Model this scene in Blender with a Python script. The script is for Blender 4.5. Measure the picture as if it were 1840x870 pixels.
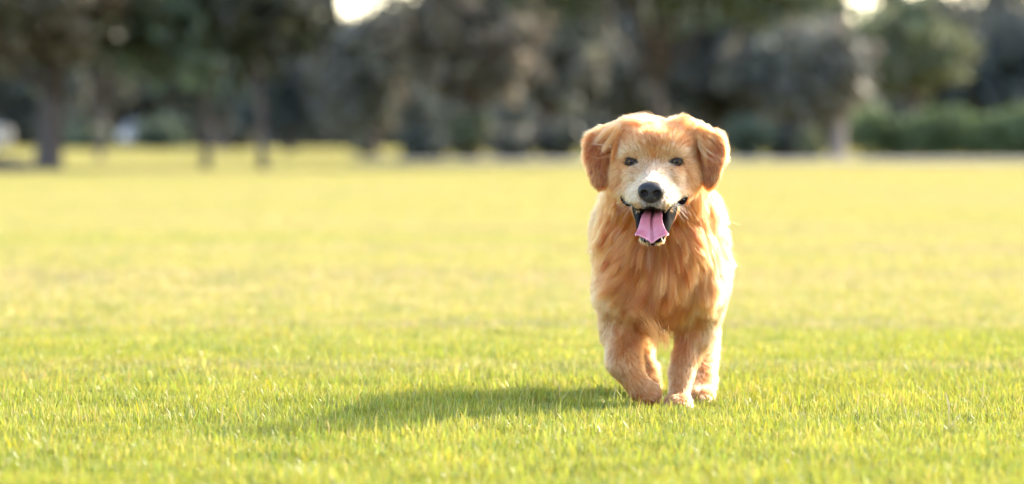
import bpy, math, random
import numpy as np
from mathutils import Vector, Matrix, kdtree

# ------------------------------------------------------------------ clear, camera, light, exposure
for o in list(bpy.data.objects):
    bpy.data.objects.remove(o, do_unlink=True)
S = bpy.context.scene
COL = S.collection
R = math.radians
rng = np.random.default_rng(7)

FOC = 7258.0            # focal length of the lens in photo pixels (142 mm on 36 mm)
CAM_H = 0.534           # the photographer kneels
HORIZON = 250.0         # photo row of the horizon
cam = bpy.data.cameras.new('camera')
cam.sensor_width = 36.0
cam.lens = 142.0
cam.clip_end = 6000
cam.dof.use_dof = True
cam.dof.focus_distance = 7.65
cam.dof.aperture_fstop = 3.3
cam_o = bpy.data.objects.new('camera', cam)
COL.objects.link(cam_o)
cam_o.location = (0, 0, CAM_H)
cam_o.rotation_euler = (R(90) - math.atan((435 - HORIZON) / FOC), 0, 0)
S.camera = cam_o

SUN_AZ, SUN_EL = R(50), R(31)     # from the right and a little behind the dog
world = bpy.data.worlds.new('World')
S.world = world
world.use_nodes = True
wn = world.node_tree.nodes
bg = wn['Background']
sky = wn.new('ShaderNodeTexSky')
sky.sky_type = 'NISHITA'
sky.sun_disc = False
sky.sun_elevation = SUN_EL
sky.sun_rotation = SUN_AZ
sky.dust_density = 1.5
sky.air_density = 1.0
sky.ozone_density = 0.6
world.node_tree.links.new(sky.outputs[0], bg.inputs[0])
bg.inputs[1].default_value = 0.15
sun = bpy.data.lights.new('sun', 'SUN')
sun.energy = 2.05
sun.angle = R(0.55)
sun.color = (1.0, 0.90, 0.74)
sun_o = bpy.data.objects.new('sun', sun)
COL.objects.link(sun_o)
to_sun = Vector((math.sin(SUN_AZ) * math.cos(SUN_EL), math.cos(SUN_AZ) * math.cos(SUN_EL), math.sin(SUN_EL)))
sun_o.rotation_euler = to_sun.to_track_quat('Z', 'Y').to_euler()
sun_o.location = (10, 10, 20)

S.view_settings.view_transform = 'Standard'
S.view_settings.look = 'None'
S.view_settings.gamma = 1.0
S.view_settings.exposure = 2.58
S.render.engine = 'CYCLES'
S.cycles.use_denoising = True
S.cycles.max_bounces = 12
S.cycles.diffuse_bounces = 5
S.cycles.transmission_bounces = 12
S.cycles.transparent_max_bounces = 8
S.cycles_curves.shape = 'RIBBONS'

# ------------------------------------------------------------------ helpers
def at(px, py, Y):
    """a point of the place, from where it is seen in the photograph and how far away it stands"""
    return Vector(((px - 920) / FOC * Y, Y, CAM_H - (py - HORIZON) / FOC * Y))

def mesh_obj(name, V, F, mat=None, parent=None, smooth=False, cols=None):
    me = bpy.data.meshes.new(name)
    V = np.asarray(V, dtype=np.float32).reshape(-1, 3)
    if isinstance(F, np.ndarray):
        n, k = F.shape
        me.vertices.add(len(V)); me.vertices.foreach_set('co', V.ravel())
        me.loops.add(n * k); me.loops.foreach_set('vertex_index', F.astype(np.int32).ravel())
        me.polygons.add(n)
        me.polygons.foreach_set('loop_start', np.arange(0, n * k, k, dtype=np.int32))
        me.polygons.foreach_set('loop_total', np.full(n, k, dtype=np.int32))
        me.update(calc_edges=True); me.validate()
    else:
        me.from_pydata([tuple(v) for v in V], [], F)
        me.update()
    if smooth:
        me.polygons.foreach_set('use_smooth', np.ones(len(me.polygons), dtype=bool))
    if cols is not None:
        a = me.color_attributes.new('col', 'FLOAT_COLOR', 'POINT')
        c = np.ones((len(V), 4), dtype=np.float32); c[:, :3] = cols
        a.data.foreach_set('color', c.ravel())
    if mat: me.materials.append(mat)
    o = bpy.data.objects.new(name, me)
    COL.objects.link(o)
    if parent: o.parent = parent
    return o

def tag(o, label=None, cat=None, group=None, kind=None):
    if label: o['label'] = label
    if cat: o['category'] = cat
    if group: o['group'] = group
    if kind: o['kind'] = kind
    return o

def empty(name, loc, rz=0.0):
    o = bpy.data.objects.new(name, None)
    COL.objects.link(o)
    o.location = loc; o.rotation_euler = (0, 0, rz)
    o.empty_display_size = 0.2
    return o

def new_mat(name):
    m = bpy.data.materials.new(name)
    m.use_nodes = True
    nt = m.node_tree
    for n in list(nt.nodes): nt.nodes.remove(n)
    out = nt.nodes.new('ShaderNodeOutputMaterial')
    return m, nt, out

def simple_mat(name, col, rough=0.6, spec=0.5, noise=0.15, scale=20.0, metal=0.0, coat=0.0, bump=0.0):
    m, nt, out = new_mat(name)
    b = nt.nodes.new('ShaderNodeBsdfPrincipled')
    nz = nt.nodes.new('ShaderNodeTexNoise'); nz.inputs['Scale'].default_value = scale; nz.inputs['Detail'].default_value = 6
    mx = nt.nodes.new('ShaderNodeMix'); mx.data_type = 'RGBA'
    mx.inputs[6].default_value = (*[c * (1 - noise) for c in col], 1)
    mx.inputs[7].default_value = (*[min(1, c * (1 + noise)) for c in col], 1)
    tc = nt.nodes.new('ShaderNodeTexCoord')
    nt.links.new(tc.outputs['Object'], nz.inputs['Vector'])
    nt.links.new(nz.outputs[0], mx.inputs[0])
    nt.links.new(mx.outputs[2], b.inputs['Base Color'])
    b.inputs['Roughness'].default_value = rough
    b.inputs['Specular IOR Level'].default_value = spec
    b.inputs['Metallic'].default_value = metal
    b.inputs['Coat Weight'].default_value = coat
    if bump:
        bp = nt.nodes.new('ShaderNodeBump'); bp.inputs['Strength'].default_value = bump; bp.inputs['Distance'].default_value = 0.002
        nt.links.new(nz.outputs[0], bp.inputs['Height']); nt.links.new(bp.outputs[0], b.inputs['Normal'])
    nt.links.new(b.outputs[0], out.inputs[0])
    return m

def nrm(v):
    v = np.asarray(v, dtype=np.float64)
    return v / np.maximum(np.linalg.norm(v, axis=-1, keepdims=True), 1e-9)

def tube(path, radii, n=8):
    """a tapered tube along a path: vertices and quads, closed at both ends"""
    P = np.asarray(path, float); rad = np.asarray(radii, float)
    T = nrm(np.gradient(P, axis=0))
    ref = np.array([0.31, 0.77, 0.55]); A = nrm(np.cross(T, ref)); B = np.cross(T, A)
    ang = np.linspace(0, 2 * np.pi, n, endpoint=False)
    V = (P[:, None, :] + rad[:, None, None] * (np.cos(ang)[None, :, None] * A[:, None, :] + np.sin(ang)[None, :, None] * B[:, None, :])).reshape(-1, 3)
    F = []
    for i in range(len(P) - 1):
        for j in range(n):
            F.append((i * n + j, i * n + (j + 1) % n, (i + 1) * n + (j + 1) % n, (i + 1) * n + j))
    F.append(tuple(range(n - 1, -1, -1)))
    F.append(tuple(range((len(P) - 1) * n, len(P) * n)))
    return V, F

def join(parts):
    V, F, k = [], [], 0
    for v, f in parts:
        V.append(np.asarray(v)); F += [tuple(i + k for i in q) for q in f]; k += len(v)
    return np.concatenate(V), F

# ------------------------------------------------------------------ ground
def lawn_mix(nt, near, dry, pos_out):
    """colour of the lawn: fresh near the camera, drier further back, patchy everywhere"""
    L = nt.links
    sep = nt.nodes.new('ShaderNodeSeparateXYZ'); L.new(pos_out, sep.inputs[0])
    nz = nt.nodes.new('ShaderNodeTexNoise'); nz.inputs['Scale'].default_value = 0.55; nz.inputs['Detail'].default_value = 4
    L.new(pos_out, nz.inputs['Vector'])
    mr = nt.nodes.new('ShaderNodeMapRange'); mr.interpolation_type = 'SMOOTHSTEP'
    mr.inputs[1].default_value = 9.0; mr.inputs[2].default_value = 13.5
    wob = nt.nodes.new('ShaderNodeMath'); wob.operation = 'MULTIPLY_ADD'
    L.new(nz.outputs[0], wob.inputs[0]); wob.inputs[1].default_value = -3.0; L.new(sep.outputs[1], wob.inputs[2])
    ad = nt.nodes.new('ShaderNodeMath'); ad.operation = 'ADD'; L.new(wob.outputs[0], ad.inputs[0]); ad.inputs[1].default_value = 1.5
    L.new(ad.outputs[0], mr.inputs[0])
    nz2 = nt.nodes.new('ShaderNodeTexNoise'); nz2.inputs['Scale'].default_value = 0.22; nz2.inputs['Detail'].default_value = 5
    L.new(pos_out, nz2.inputs['Vector'])
    p2 = nt.nodes.new('ShaderNodeMapRange'); p2.inputs[1].default_value = 0.35; p2.inputs[2].default_value = 0.68
    p2.inputs[3].default_value = 0.0; p2.inputs[4].default_value = 0.28
    L.new(nz2.outputs[0], p2.inputs[0])
    sub = nt.nodes.new('ShaderNodeMath'); sub.operation = 'SUBTRACT'; sub.use_clamp = True
    L.new(mr.outputs[0], sub.inputs[0]); L.new(p2.outputs[0], sub.inputs[1])
    mx = nt.nodes.new('ShaderNodeMix'); mx.data_type = 'RGBA'
    mx.inputs[6].default_value = (*near, 1); mx.inputs[7].default_value = (*dry, 1)
    L.new(sub.outputs[0], mx.inputs[0])
    # long soft streaks of drier and greener turf
    mp = nt.nodes.new('ShaderNodeMapping'); mp.inputs['Scale'].default_value = (0.10, 0.42, 1.0); L.new(pos_out, mp.inputs['Vector'])
    n3 = nt.nodes.new('ShaderNodeTexNoise'); n3.inputs['Scale'].default_value = 1.0; n3.inputs['Detail'].default_value = 4; L.new(mp.outputs[0], n3.inputs['Vector'])
    def rng_(a, b, v):
        m = nt.nodes.new('ShaderNodeMapRange'); m.inputs[1].default_value = a; m.inputs[2].default_value = b; m.inputs[4].default_value = v
        L.new(n3.outputs[0], m.inputs[0]); return m.outputs[0]
    c1 = nt.nodes.new('ShaderNodeMix'); c1.data_type = 'RGBA'; c1.inputs[7].default_value = (dry[0] * 0.86, dry[1] * 0.78, dry[2] * 1.25, 1)
    L.new(rng_(0.54, 0.70, 0.8), c1.inputs[0]); L.new(mx.outputs[2], c1.inputs[6])
    c2 = nt.nodes.new('ShaderNodeMix'); c2.data_type = 'RGBA'; c2.inputs[7].default_value = (near[0] * 0.95, near[1] * 0.97, near[2], 1)
    L.new(rng_(0.46, 0.30, 0.45), c2.inputs[0]); L.new(c1.outputs[2], c2.inputs[6])
    return c2.outputs[2]

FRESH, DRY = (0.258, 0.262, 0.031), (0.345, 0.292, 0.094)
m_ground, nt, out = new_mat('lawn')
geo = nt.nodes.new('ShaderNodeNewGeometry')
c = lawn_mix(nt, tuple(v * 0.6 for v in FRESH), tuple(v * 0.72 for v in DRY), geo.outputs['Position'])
b = nt.nodes.new('ShaderNodeBsdfPrincipled'); b.inputs['Roughness'].default_value = 0.95; b.inputs['Specular IOR Level'].default_value = 0.1
nt.links.new(c, b.inputs['Base Color'])
nz = nt.nodes.new('ShaderNodeTexNoise'); nz.inputs['Scale'].default_value = 40; nz.inputs['Detail'].default_value = 8
nt.links.new(geo.outputs['Position'], nz.inputs['Vector'])
bp = nt.nodes.new('ShaderNodeBump'); bp.inputs['Strength'].default_value = 0.8; bp.inputs['Distance'].default_value = 0.03
nt.links.new(nz.outputs[0], bp.inputs['Height']); nt.links.new(bp.outputs[0], b.inputs['Normal'])
nt.links.new(b.outputs[0], out.inputs[0])

GX = [-3000, -400, -120, -40, -10, 10, 40, 120, 400, 3000]
GY = [-3000, -200, 0, 15, 40, 80, 150, 300, 700, 4000]
V = [(x, y, 0.0) for y in GY for x in GX]
F = [(j * 10 + i, j * 10 + i + 1, (j + 1) * 10 + i + 1, (j + 1) * 10 + i) for j in range(9) for i in range(9)]
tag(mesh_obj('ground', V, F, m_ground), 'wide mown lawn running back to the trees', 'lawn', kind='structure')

m_path = simple_mat('path_gravel', (0.12, 0.105, 0.09), 0.9, 0.2, 0.25, 3.0)
pv, pf = [], []
xs = np.linspace(-3.5, 60, 60)
for i, x in enumerate(xs):                       # a narrow path in front of the shrubs and the hedge
    y = 88 + 1.3 * math.sin(x * 0.11) - 0.03 * x
    w = 7.0 * min(1, (x + 3.5) / 6 + 0.25)
    pv += [(x, y - w, 0.06), (x, y + w, 0.06), (x, y - w, -0.05), (x, y + w, -0.05)]
    if i:
        k = (i - 1) * 4; j = i * 4
        pf += [(k, j, j + 1, k + 1), (k + 2, j + 2, j, k), (k + 1, j + 1, j + 3, k + 3)]
tag(mesh_obj('path', pv, pf, m_path), 'grey path along the far edge of the lawn', 'path', kind='structure')

# ------------------------------------------------------------------ trees
def leaf_mat(name, base, trans=0.35):
    m, nt, out = new_mat(name)
    at_ = nt.nodes.new('ShaderNodeAttribute'); at_.attribute_name = 'col'
    d = nt.nodes.new('ShaderNodeBsdfDiffuse'); t = nt.nodes.new('ShaderNodeBsdfTranslucent')
    g = nt.nodes.new('ShaderNodeBsdfGlossy'); g.inputs['Roughness'].default_value = 0.45
    mul = nt.nodes.new('ShaderNodeMix'); mul.data_type = 'RGBA'; mul.blend_type = 'MULTIPLY'; mul.inputs[0].default_value = 1
    mul.inputs[7].default_value = (*base, 1)
    nt.links.new(at_.outputs['Color'], mul.inputs[6])
    nt.links.new(mul.outputs[2], d.inputs[0]); nt.links.new(mul.outputs[2], t.inputs[0])
    m1 = nt.nodes.new('ShaderNodeMixShader'); m1.inputs[0].default_value = trans
    nt.links.new(d.outputs[0], m1.inputs[1]); nt.links.new(t.outputs[0], m1.inputs[2])
    m2 = nt.nodes.new('ShaderNodeMixShader'); m2.inputs[0].default_value = 0.04
    nt.links.new(m1.outputs[0], m2.inputs[1]); nt.links.new(g.outputs[0], m2.inputs[2])
    nt.links.new(m2.outputs[0], out.inputs[0])
    return m

LEAF = {
    'taupe': leaf_mat('leaf_taupe', (0.137, 0.126, 0.091)),
    'green': leaf_mat('leaf_green', (0.091, 0.111, 0.065)),
    'dark': leaf_mat('leaf_dark', (0.072, 0.072, 0.052), 0.25),
    'blue': leaf_mat('leaf_blue', (0.062, 0.068, 0.060), 0.25),
    'olive': leaf_mat('leaf_olive', (0.143, 0.150, 0.072)),
    'brown': leaf_mat('leaf_brown', (0.140, 0.114, 0.075)),
    'hedge': leaf_mat('leaf_hedge', (0.120, 0.155, 0.060)),
}
m_bark = simple_mat('bark', (0.085, 0.065, 0.058), 0.95, 0.2, 0.4, 5.0)
m_bark_pale = simple_mat('bark_pale', (0.26, 0.20, 0.17), 0.95, 0.2, 0.3, 5.0)

def leaves(lobes, n_clump, per, size, r, spread=0.16, shell=0.45):
    """leaf faces gathered in clumps spread through ellipsoid lobes"""
    vol = np.array([l[3] * l[4] * l[5] for l in lobes]); pr = vol ** 0.8; pr /= pr.sum()
    which = r.choice(len(lobes), n_clump, p=pr)
    L = np.array(lobes)[which]
    d = nrm(r.normal(size=(n_clump, 3)))
    rad = (shell + (1 - shell) * r.random(n_clump)) ** 0.7
    rad *= 1 + 0.13 * np.sin(d[:, 0] * 5 + which) + 0.12 * np.sin(d[:, 2] * 7 + which * 2)
    C = L[:, :3] + d * rad[:, None] * L[:, 3:6]
    tone = r.normal(1, 0.24, n_clump).clip(0.45, 1.7)
    sc = np.mean(L[:, 3:6], axis=1) * spread
    P = np.repeat(C, per, 0) + r.normal(size=(n_clump * per, 3)) * np.repeat(sc, per)[:, None]
    N = len(P)
    t = nrm(r.normal(size=(N, 3)) + np.array([0, 0, -0.35]))
    w = nrm(np.cross(t, r.normal(size=(N, 3))))
    s = size * r.uniform(0.6, 1.35, N)[:, None]
    V = np.stack([P - t * s * 0.5, P + w * s * 0.33, P + t * s * 0.62, P - w * s * 0.33], 1).reshape(-1, 3)
    V[:, 2] = np.maximum(V[:, 2], 0.02)
    F = np.arange(N * 4).reshape(-1, 4)
    tint = np.repeat(tone, per)[:, None] * r.normal(1, 0.13, (N, 1)) * (1 + r.normal(0, 0.06, (N, 3)))
    return V, F, np.repeat(tint, 4, 0).clip(0.2, 2)

def tree(name, label, px, Y, trunk_r, lobes, leaf, seed, n=170, per=34, size=0.24, bark=None, group='trees around the lawn', lean=0.0, fork=1.6, shell=0.45):
    r = np.random.default_rng(seed)
    X = (px - 920) / FOC * Y
    root = empty(name, (X, Y, 0))
    tag(root, label, 'tree', group)
    top = max(l[2] for l in lobes)
    zz = np.array([-0.1, 0.0, 0.18, 0.6, fork, fork + 0.6 * (top - fork)])
    path = np.stack([lean * zz + 0.05 * np.sin(zz * 1.7 + seed), 0.05 * np.cos(zz * 1.3 + seed), zz], 1)
    parts = [tube(path, trunk_r * np.array([1.7, 1.5, 1.15, 1.0, 0.9, 0.45]), 12)]
    for i, l in enumerate(lobes):
        a = path[3] + (path[4] - path[3]) * r.uniform(0.5, 1.0)
        e = np.array(l[:3]); mid = a * 0.45 + e * 0.55 + np.array([0, 0, 0.2])
        parts.append(tube([a, (a + mid) / 2 + r.normal(0, 0.06, 3), mid, e], trunk_r * np.array([0.55, 0.45, 0.32, 0.12]), 7))
    v, f = join(parts)
    mesh_obj('trunk', v, f, bark or m_bark, root, smooth=True)
    v, f, cc = leaves(lobes, n, per, size, r, shell=shell)
    mesh_obj('crown', v, f, LEAF[leaf], root, cols=cc)
    return root

def lobes_around(seed, n, cx, cz, rx, ry, rz, size=0.55):
    r = np.random.default_rng(seed)
    out = [(cx, 0.0, cz, rx * 0.6, ry * 0.6, rz * 0.62)]
    for i in range(n):
        a = 2 * np.pi * (i + r.uniform(-0.3, 0.3)) / n
        e = r.uniform(-0.6, 0.75)
        k = r.uniform(0.55, 0.72)
        out.append((cx + rx * k * math.cos(a) * math.cos(e), ry * k * math.sin(a) * math.cos(e), cz + rz * k * math.sin(e) * 1.15,
                    rx * size * r.uniform(0.7, 1.05), ry * size * r.uniform(0.7, 1.05), rz * size * r.uniform(0.6, 0.95)))
    return out

# the row of park trees on the left, about 65 m away
tree('park_tree', 'big spreading tree with a thick dark trunk near the left edge of the lawn', 92, 64.6, 0.20,
     lobes_around(1, 9, 0.1, 3.7, 3.1, 3.0, 2.5), 'brown', 11, n=420, per=34, size=0.26, fork=1.5)
tree('park_tree', 'tree with a thin trunk just right of the thickest trunk on the left', 180, 96, 0.08,
     lobes_around(2, 7, 0, 3.6, 2.1, 2.2, 2.3), 'green', 12, n=190)
tree('park_tree', 'slim dark tree whose trunk is left of the pair by the sunlit strip', 366, 65.5, 0.065,
     lobes_around(3, 7, -0.1, 3.0, 1.7, 2.2, 2.0), 'green', 13, n=330)
tree('park_tree', 'slim dark tree whose trunk is right of the pair by the sunlit strip', 467, 65.0, 0.065,
     lobes_around(4, 7, 0.0, 2.6, 1.15, 1.5, 1.25), 'dark', 14, n=280)
# the trees behind
tree('dark_tree', 'very dark low crowned tree behind the slim pair at the left of the lawn', 520, 150, 0.2,
     lobes_around(5, 8, 0, 2.6, 2.3, 2.4, 2.3), 'blue', 15, n=230, size=0.36, fork=1.0)
tree('dark_tree', 'dark tree standing behind the slim pair further to the left', 400, 165, 0.2,
     lobes_around(6, 8, 0, 3.4, 2.7, 2.4, 3.0), 'dark', 16, n=240, size=0.36, fork=1.0)
tree('pale_tree', 'tall taupe leaved tree left of the middle of the far edge', 670, 112, 0.2,
     lobes_around(7, 9, 0, 2.35, 1.45, 1.6, 2.15), 'taupe', 17, n=260, size=0.26, fork=0.8)
tree('pale_tree', 'tall brownish tree overhanging the middle of the picture', 850, 100, 0.2,
     lobes_around(8, 9, 0, 3.2, 1.75, 2.0, 2.5), 'brown', 18, n=260, size=0.26, fork=1.2)
tree('park_tree', 'green tree behind the dog with a wide crown overhanging the top of the picture', 1180, 74, 0.10,
     lobes_around(9, 12, 0, 4.9, 3.8, 5.2, 2.4), 'green', 19, n=900, size=0.3, fork=2.3)  # placed here, crown deepened mostly out of view to shade the lawn
tree('park_tree', 'taupe leaved tree left of the dog behind the grey path', 985, 108, 0.2,
     lobes_around(29, 9, 0, 3.0, 1.7, 2.0, 2.7), 'taupe', 29, n=240, size=0.26, fork=1.2)
tree('park_tree', 'grey green tree directly behind the head of the dog', 1130, 118, 0.2,
     lobes_around(10, 9, 0, 3.0, 2.0, 2.2, 2.8), 'taupe', 20, n=250, size=0.28, fork=1.2)
tree('park_tree', 'dusky tree behind the right ear of the dog', 1290, 112, 0.17,
     lobes_around(21, 9, 0, 2.9, 1.7, 2.2, 2.6), 'dark', 21, n=230, size=0.28, fork=1.2)
tree('pale_tree', 'round topped taupe tree right of the dog below the gap of sky', 1440, 108, 0.17,
     lobes_around(22, 9, 0, 2.3, 1.75, 2.0, 1.75), 'taupe', 22, n=250, size=0.26, fork=1.0)
tree('pale_trunked_tree', 'tree with a pale pinkish trunk left of the hedge', 1508, 100, 0.16,
     lobes_around(23, 7, -0.1, 2.2, 1.05, 1.4, 1.3), 'taupe', 23, n=160, size=0.24, bark=m_bark_pale, fork=1.0, lean=0.06)
tree('park_tree', 'olive tree rising above the left end of the hedge', 1640, 128, 0.2,
     lobes_around(24, 9, 0, 3.4, 1.7, 2.0, 1.9), 'olive', 24, n=230, size=0.28, fork=1.6)
tree('dark_tree', 'bluish dark tree behind the middle of the hedge', 1700, 138, 0.2,
     lobes_around(25, 9, 0, 2.3, 2.2, 2.0, 2.1), 'blue', 25, n=230, size=0.3, fork=0.9)
tree('dark_tree', 'bluish dark tree behind the right end of the hedge', 1830, 135, 0.2,
     lobes_around(26, 9, 0, 2.6, 2.2, 2.0, 2.3), 'blue', 26, n=230, size=0.3, fork=0.9)

def shrub(name, label, px, Y, rx, rz, leaf, seed, n=70, size=0.16, cat='shrub', ry=None, group='shrubs along the far edge'):
    r = np.random.default_rng(seed)
    X = (px - 920) / FOC * Y
    ry = ry or rx
    root = empty(name, (X, Y, 0)); tag(root, label, cat, group)
    lb = [(0, 0, rz * 0.5, rx * 0.7, ry * 0.7, rz * 0.48)]
    for i in range(5):
        a = 2 * np.pi * i / 5 + r.uniform(-.3, .3)
        lb.append((rx * 0.5 * math.cos(a), ry * 0.5 * math.sin(a), rz * r.uniform(0.35, 0.62), rx * 0.5, ry * 0.5, rz * 0.36))
    parts = []
    for i, l in enumerate(lb):
        parts.append(tube([(0.05 * i * rx, 0, -0.05), (l[0] * 0.5, l[1] * 0.5, l[2] * 0.5), (l[0], l[1], l[2] * 1.1)], [0.035, 0.025, 0.01], 6))
    v, f = join(parts); mesh_obj('stem', v, f, m_bark, root, smooth=True)
    v, f, cc = leaves(lb, n, 36, size, r, shell=0.3)
    mesh_obj('foliage', v, f, LEAF[leaf], root, cols=cc)
    return root

shrub('shrub', 'low dark shrub left of the middle where the path begins', 765, 97, 0.75, 0.95, 'dark', 31)
shrub('shrub', 'rounded olive shrub below the brownish tree in the middle', 838, 99, 0.7, 1.25, 'olive', 32)
shrub('shrub', 'grey green shrub left of the dog by the path', 925, 98, 0.75, 0.9, 'taupe', 33)
shrub('shrub', 'dark shrub nearest the left ear of the dog', 1010, 98, 0.7, 0.95, 'dark', 34)
shrub('shrub', 'green shrub at the right ear of the dog by the path', 1345, 98, 0.75, 1.05, 'green', 35)
shrub('shrub', 'dark low shrub right of the dog by the path', 1405, 99, 0.6, 0.8, 'dark', 36)
shrub('shrub', 'small yellowish shrub left of the pale trunk', 1455, 97, 0.33, 0.95, 'olive', 37, n=40)
shrub('shrub', 'low shrub far off beyond the sunlit strip on the left', 290, 185, 1.5, 1.5, 'green', 38, size=0.26, n=110)
shrub('shrub', 'greyish shrub far off behind the slim pair of trees', 420, 180, 1.3, 1.55, 'taupe', 39, size=0.26, n=110)
shrub('shrub', 'far dark shrub at the left beyond the thick trunk', 150, 190, 1.4, 1.1, 'green', 40, size=0.26, n=110)

# the hedge on the right: one long clipped hedge
r = np.random.default_rng(50)
hx0, hx1 = (1535 - 920) / FOC * 103, (1990 - 920) / FOC * 103
lb = []
for i in range(20):
    u = (i + 0.5) / 20
    lb.append((hx0 + (hx1 - hx0) * u, r.uniform(-.1, .1), 0.60 + 0.06 * math.sin(i * 1.7), 0.52, 0.65, 0.62 + (0.14 if i in (12, 13, 14, 15) else 0) + r.uniform(-.04, .05)))
hroot = empty('hedge', (0, 103, 0)); tag(hroot, 'long rounded green hedge along the right of the far edge', 'hedge')
v, f, cc = leaves(lb, 520, 34, 0.13, r, shell=0.3)
mesh_obj('foliage', v, f, LEAF['hedge'], hroot, cols=cc)
parts = [tube([(l[0], 0, -0.05), (l[0] + .05, 0.02, 0.4), (l[0], 0, 0.9)], [0.04, 0.03, 0.012], 6) for l in lb]
v, f = join(parts); mesh_obj('stem', v, f, m_bark, hroot, smooth=True)

# the far wood that reads as one mass
r = np.random.default_rng(60)
lb = []
for i in range(116):
    px = -1500 + i * 42 + r.uniform(-12, 12)
    Y = 235 + r.uniform(-14, 18)
    X = (px - 920) / FOC * Y
    top_row = 24 + 30 * math.sin(px * 0.011 + 0.6)
    if 430 <= px <= 770: top_row = 8
    if 1500 < px < 1575: top_row = 45
    elif 1210 < px <= 1500 or 1575 <= px <= 1800: top_row = -60 + 8 * math.sin(px * 0.05)
    if px < 430 or 770 < px < 1210 or px > 1800: top_row = -70
    h = CAM_H + (HORIZON - top_row) / FOC * Y
    lb.append((X, Y, h * 0.55, 1.7, 1.8, h * 0.47))
    lb.append((X + 0.8, Y + 1.5, h * 0.26, 1.8, 1.8, h * 0.3))
    lb.append((X - 0.3, Y - 1.0, 0.85, 1.7, 1.2, 1.0)); lb.append((X + 0.5, Y + 3.5, 1.1, 1.7, 1.2, 1.2))
v, f, cc = leaves(lb, 11000, 22, 0.6, r, shell=0.2)
tag(mesh_obj('far_wood', v, f, LEAF['dark'], cols=cc), 'far off wood closing the view behind the park trees', 'wood', kind='stuff')

r = np.random.default_rng(61)
lb = []
for i in range(46):
    px = 585 + i * 31 + r.uniform(-10, 10); Y = 145 + r.uniform(-4, 6)
    h = r.uniform(1.9, 2.7)
    lb.append(((px - 920) / FOC * Y, Y, h * 0.48, 0.75, 0.9, h * 0.5))
v, f, cc = leaves(lb, 800, 26, 0.26, r, shell=0.2)
tag(mesh_obj('undergrowth', v, f, LEAF['dark'], cols=cc), 'dark undergrowth filling the space between the trunks behind the path', 'undergrowth', kind='stuff')

# ------------------------------------------------------------------ far parked cars and a log on the left
m_glass = simple_mat('car_glass', (0.03, 0.035, 0.04), 0.08, 0.6, 0.1)
m_tyre = simple_mat('tyre', (0.02, 0.02, 0.02), 0.9)
m_rim = simple_mat('rim', (0.5, 0.5, 0.5), 0.35, 0.5, 0.05, metal=0.8)
m_lamp = simple_mat('lamp_glass', (0.75, 0.75, 0.72), 0.1, 0.6, 0.05)
def car(label, loc, rz, paint):
    root = empty('parked_car', loc, rz); tag(root, label, 'car', 'cars parked far beyond the lawn')
    prof = [(-2.1, 0.32), (-2.12, 0.62), (-2.0, 0.86), (-1.25, 0.96), (-0.55, 1.42), (0.75, 1.44), (1.55, 1.0), (2.05, 0.92), (2.12, 0.6), (2.08, 0.32)]
    n = len(prof); V = []
    for s, yy in enumerate((-0.84, -0.78, 0.78, 0.84)):
        for x, z in prof:
            inset = 0.16 * max(0, (z - 0.95) / 0.5)
            k = yy * (1 - inset / 0.84) if abs(yy) > 0.8 else yy * (1 - inset / 0.84) * (1.0)
            V.append((x * (0.985 if s in (0, 3) else 1.0), k, z + (0.015 if s in (1, 2) else 0)))
    Fs = []
    for s in range(3):
        for i in range(n):
            j = (i + 1) % n
            Fs.append((s * n + i, s * n + j, (s + 1) * n + j, (s + 1) * n + i))
    Fs.append(tuple(range(n))); Fs.append(tuple(reversed(range(3 * n, 4 * n))))
    mesh_obj('body', V, Fs, paint, root)
    # windscreen, rear window and the side windows lie just proud of the body
    def pane(nm, q):
        q = np.array(q); nrm_ = np.cross(q[1] - q[0], q[2] - q[0]); nrm_ = nrm_ / np.linalg.norm(nrm_)
        v = np.concatenate([q + nrm_ * 0.012, q - nrm_ * 0.02])
        mesh_obj(nm, v, [(0, 1, 2, 3), (7, 6, 5, 4), (0, 4, 5, 1), (1, 5, 6, 2), (2, 6, 7, 3), (3, 7, 4, 0)], m_glass, root)
    pane('windscreen', [(-1.15, 0.66, 1.05), (-1.15, -0.66, 1.05), (-0.62, -0.58, 1.42), (-0.62, 0.58, 1.42)])
    pane('rear_window', [(1.45, -0.64, 1.08), (1.45, 0.64, 1.08), (0.84, 0.58, 1.43), (0.84, -0.58, 1.43)])
    for s in (-1, 1):
        for a, bb in ((-0.95, 0.1), (0.18, 1.2)):
            t0 = 0.38 if a < 0 else 0.02
            t1 = 0.02 if a < 0 else -0.38
            q = [(a, s * 0.835, 1.0), (bb, s * 0.835, 1.0), (bb + t1, s * 0.73, 1.36), (a + t0, s * 0.73, 1.36)]
            pane('side_window', q if s < 0 else q[::-1])
        for x in (-1.3, 1.3):
            ang = np.linspace(0, 2 * np.pi, 20, endpoint=False)
            def disc(y0, y1, rad):
                v = [(x + rad * math.cos(t), y0, 0.31 + rad * math.sin(t)) for t in ang] + [(x + rad * math.cos(t), y1, 0.31 + rad * math.sin(t)) for t in ang]
                f = [(i, (i + 1) % 20, 20 + (i + 1) % 20, 20 + i) for i in range(20)] + [tuple(range(20)), tuple(range(39, 19, -1))]
                return v, f
            w = mesh_obj('wheel', *disc(s * 0.66, s * 0.86, 0.31), m_tyre, root)
            mesh_obj('rim', *disc(s * 0.80, s * 0.87, 0.19), m_rim, w)
        v = [(-2.16 + a, s * (0.45 + bb), 0.62 + cc_) for a in (0, 0.2) for bb in (0, 0.3) for cc_ in (0, 0.15)]
        mesh_obj('headlight', v, [(0, 1, 3, 2), (4, 6, 7, 5), (0, 2, 6, 4), (1, 5, 7, 3), (0, 4, 5, 1), (2, 3, 7, 6)], m_lamp, root)
    return root
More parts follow.
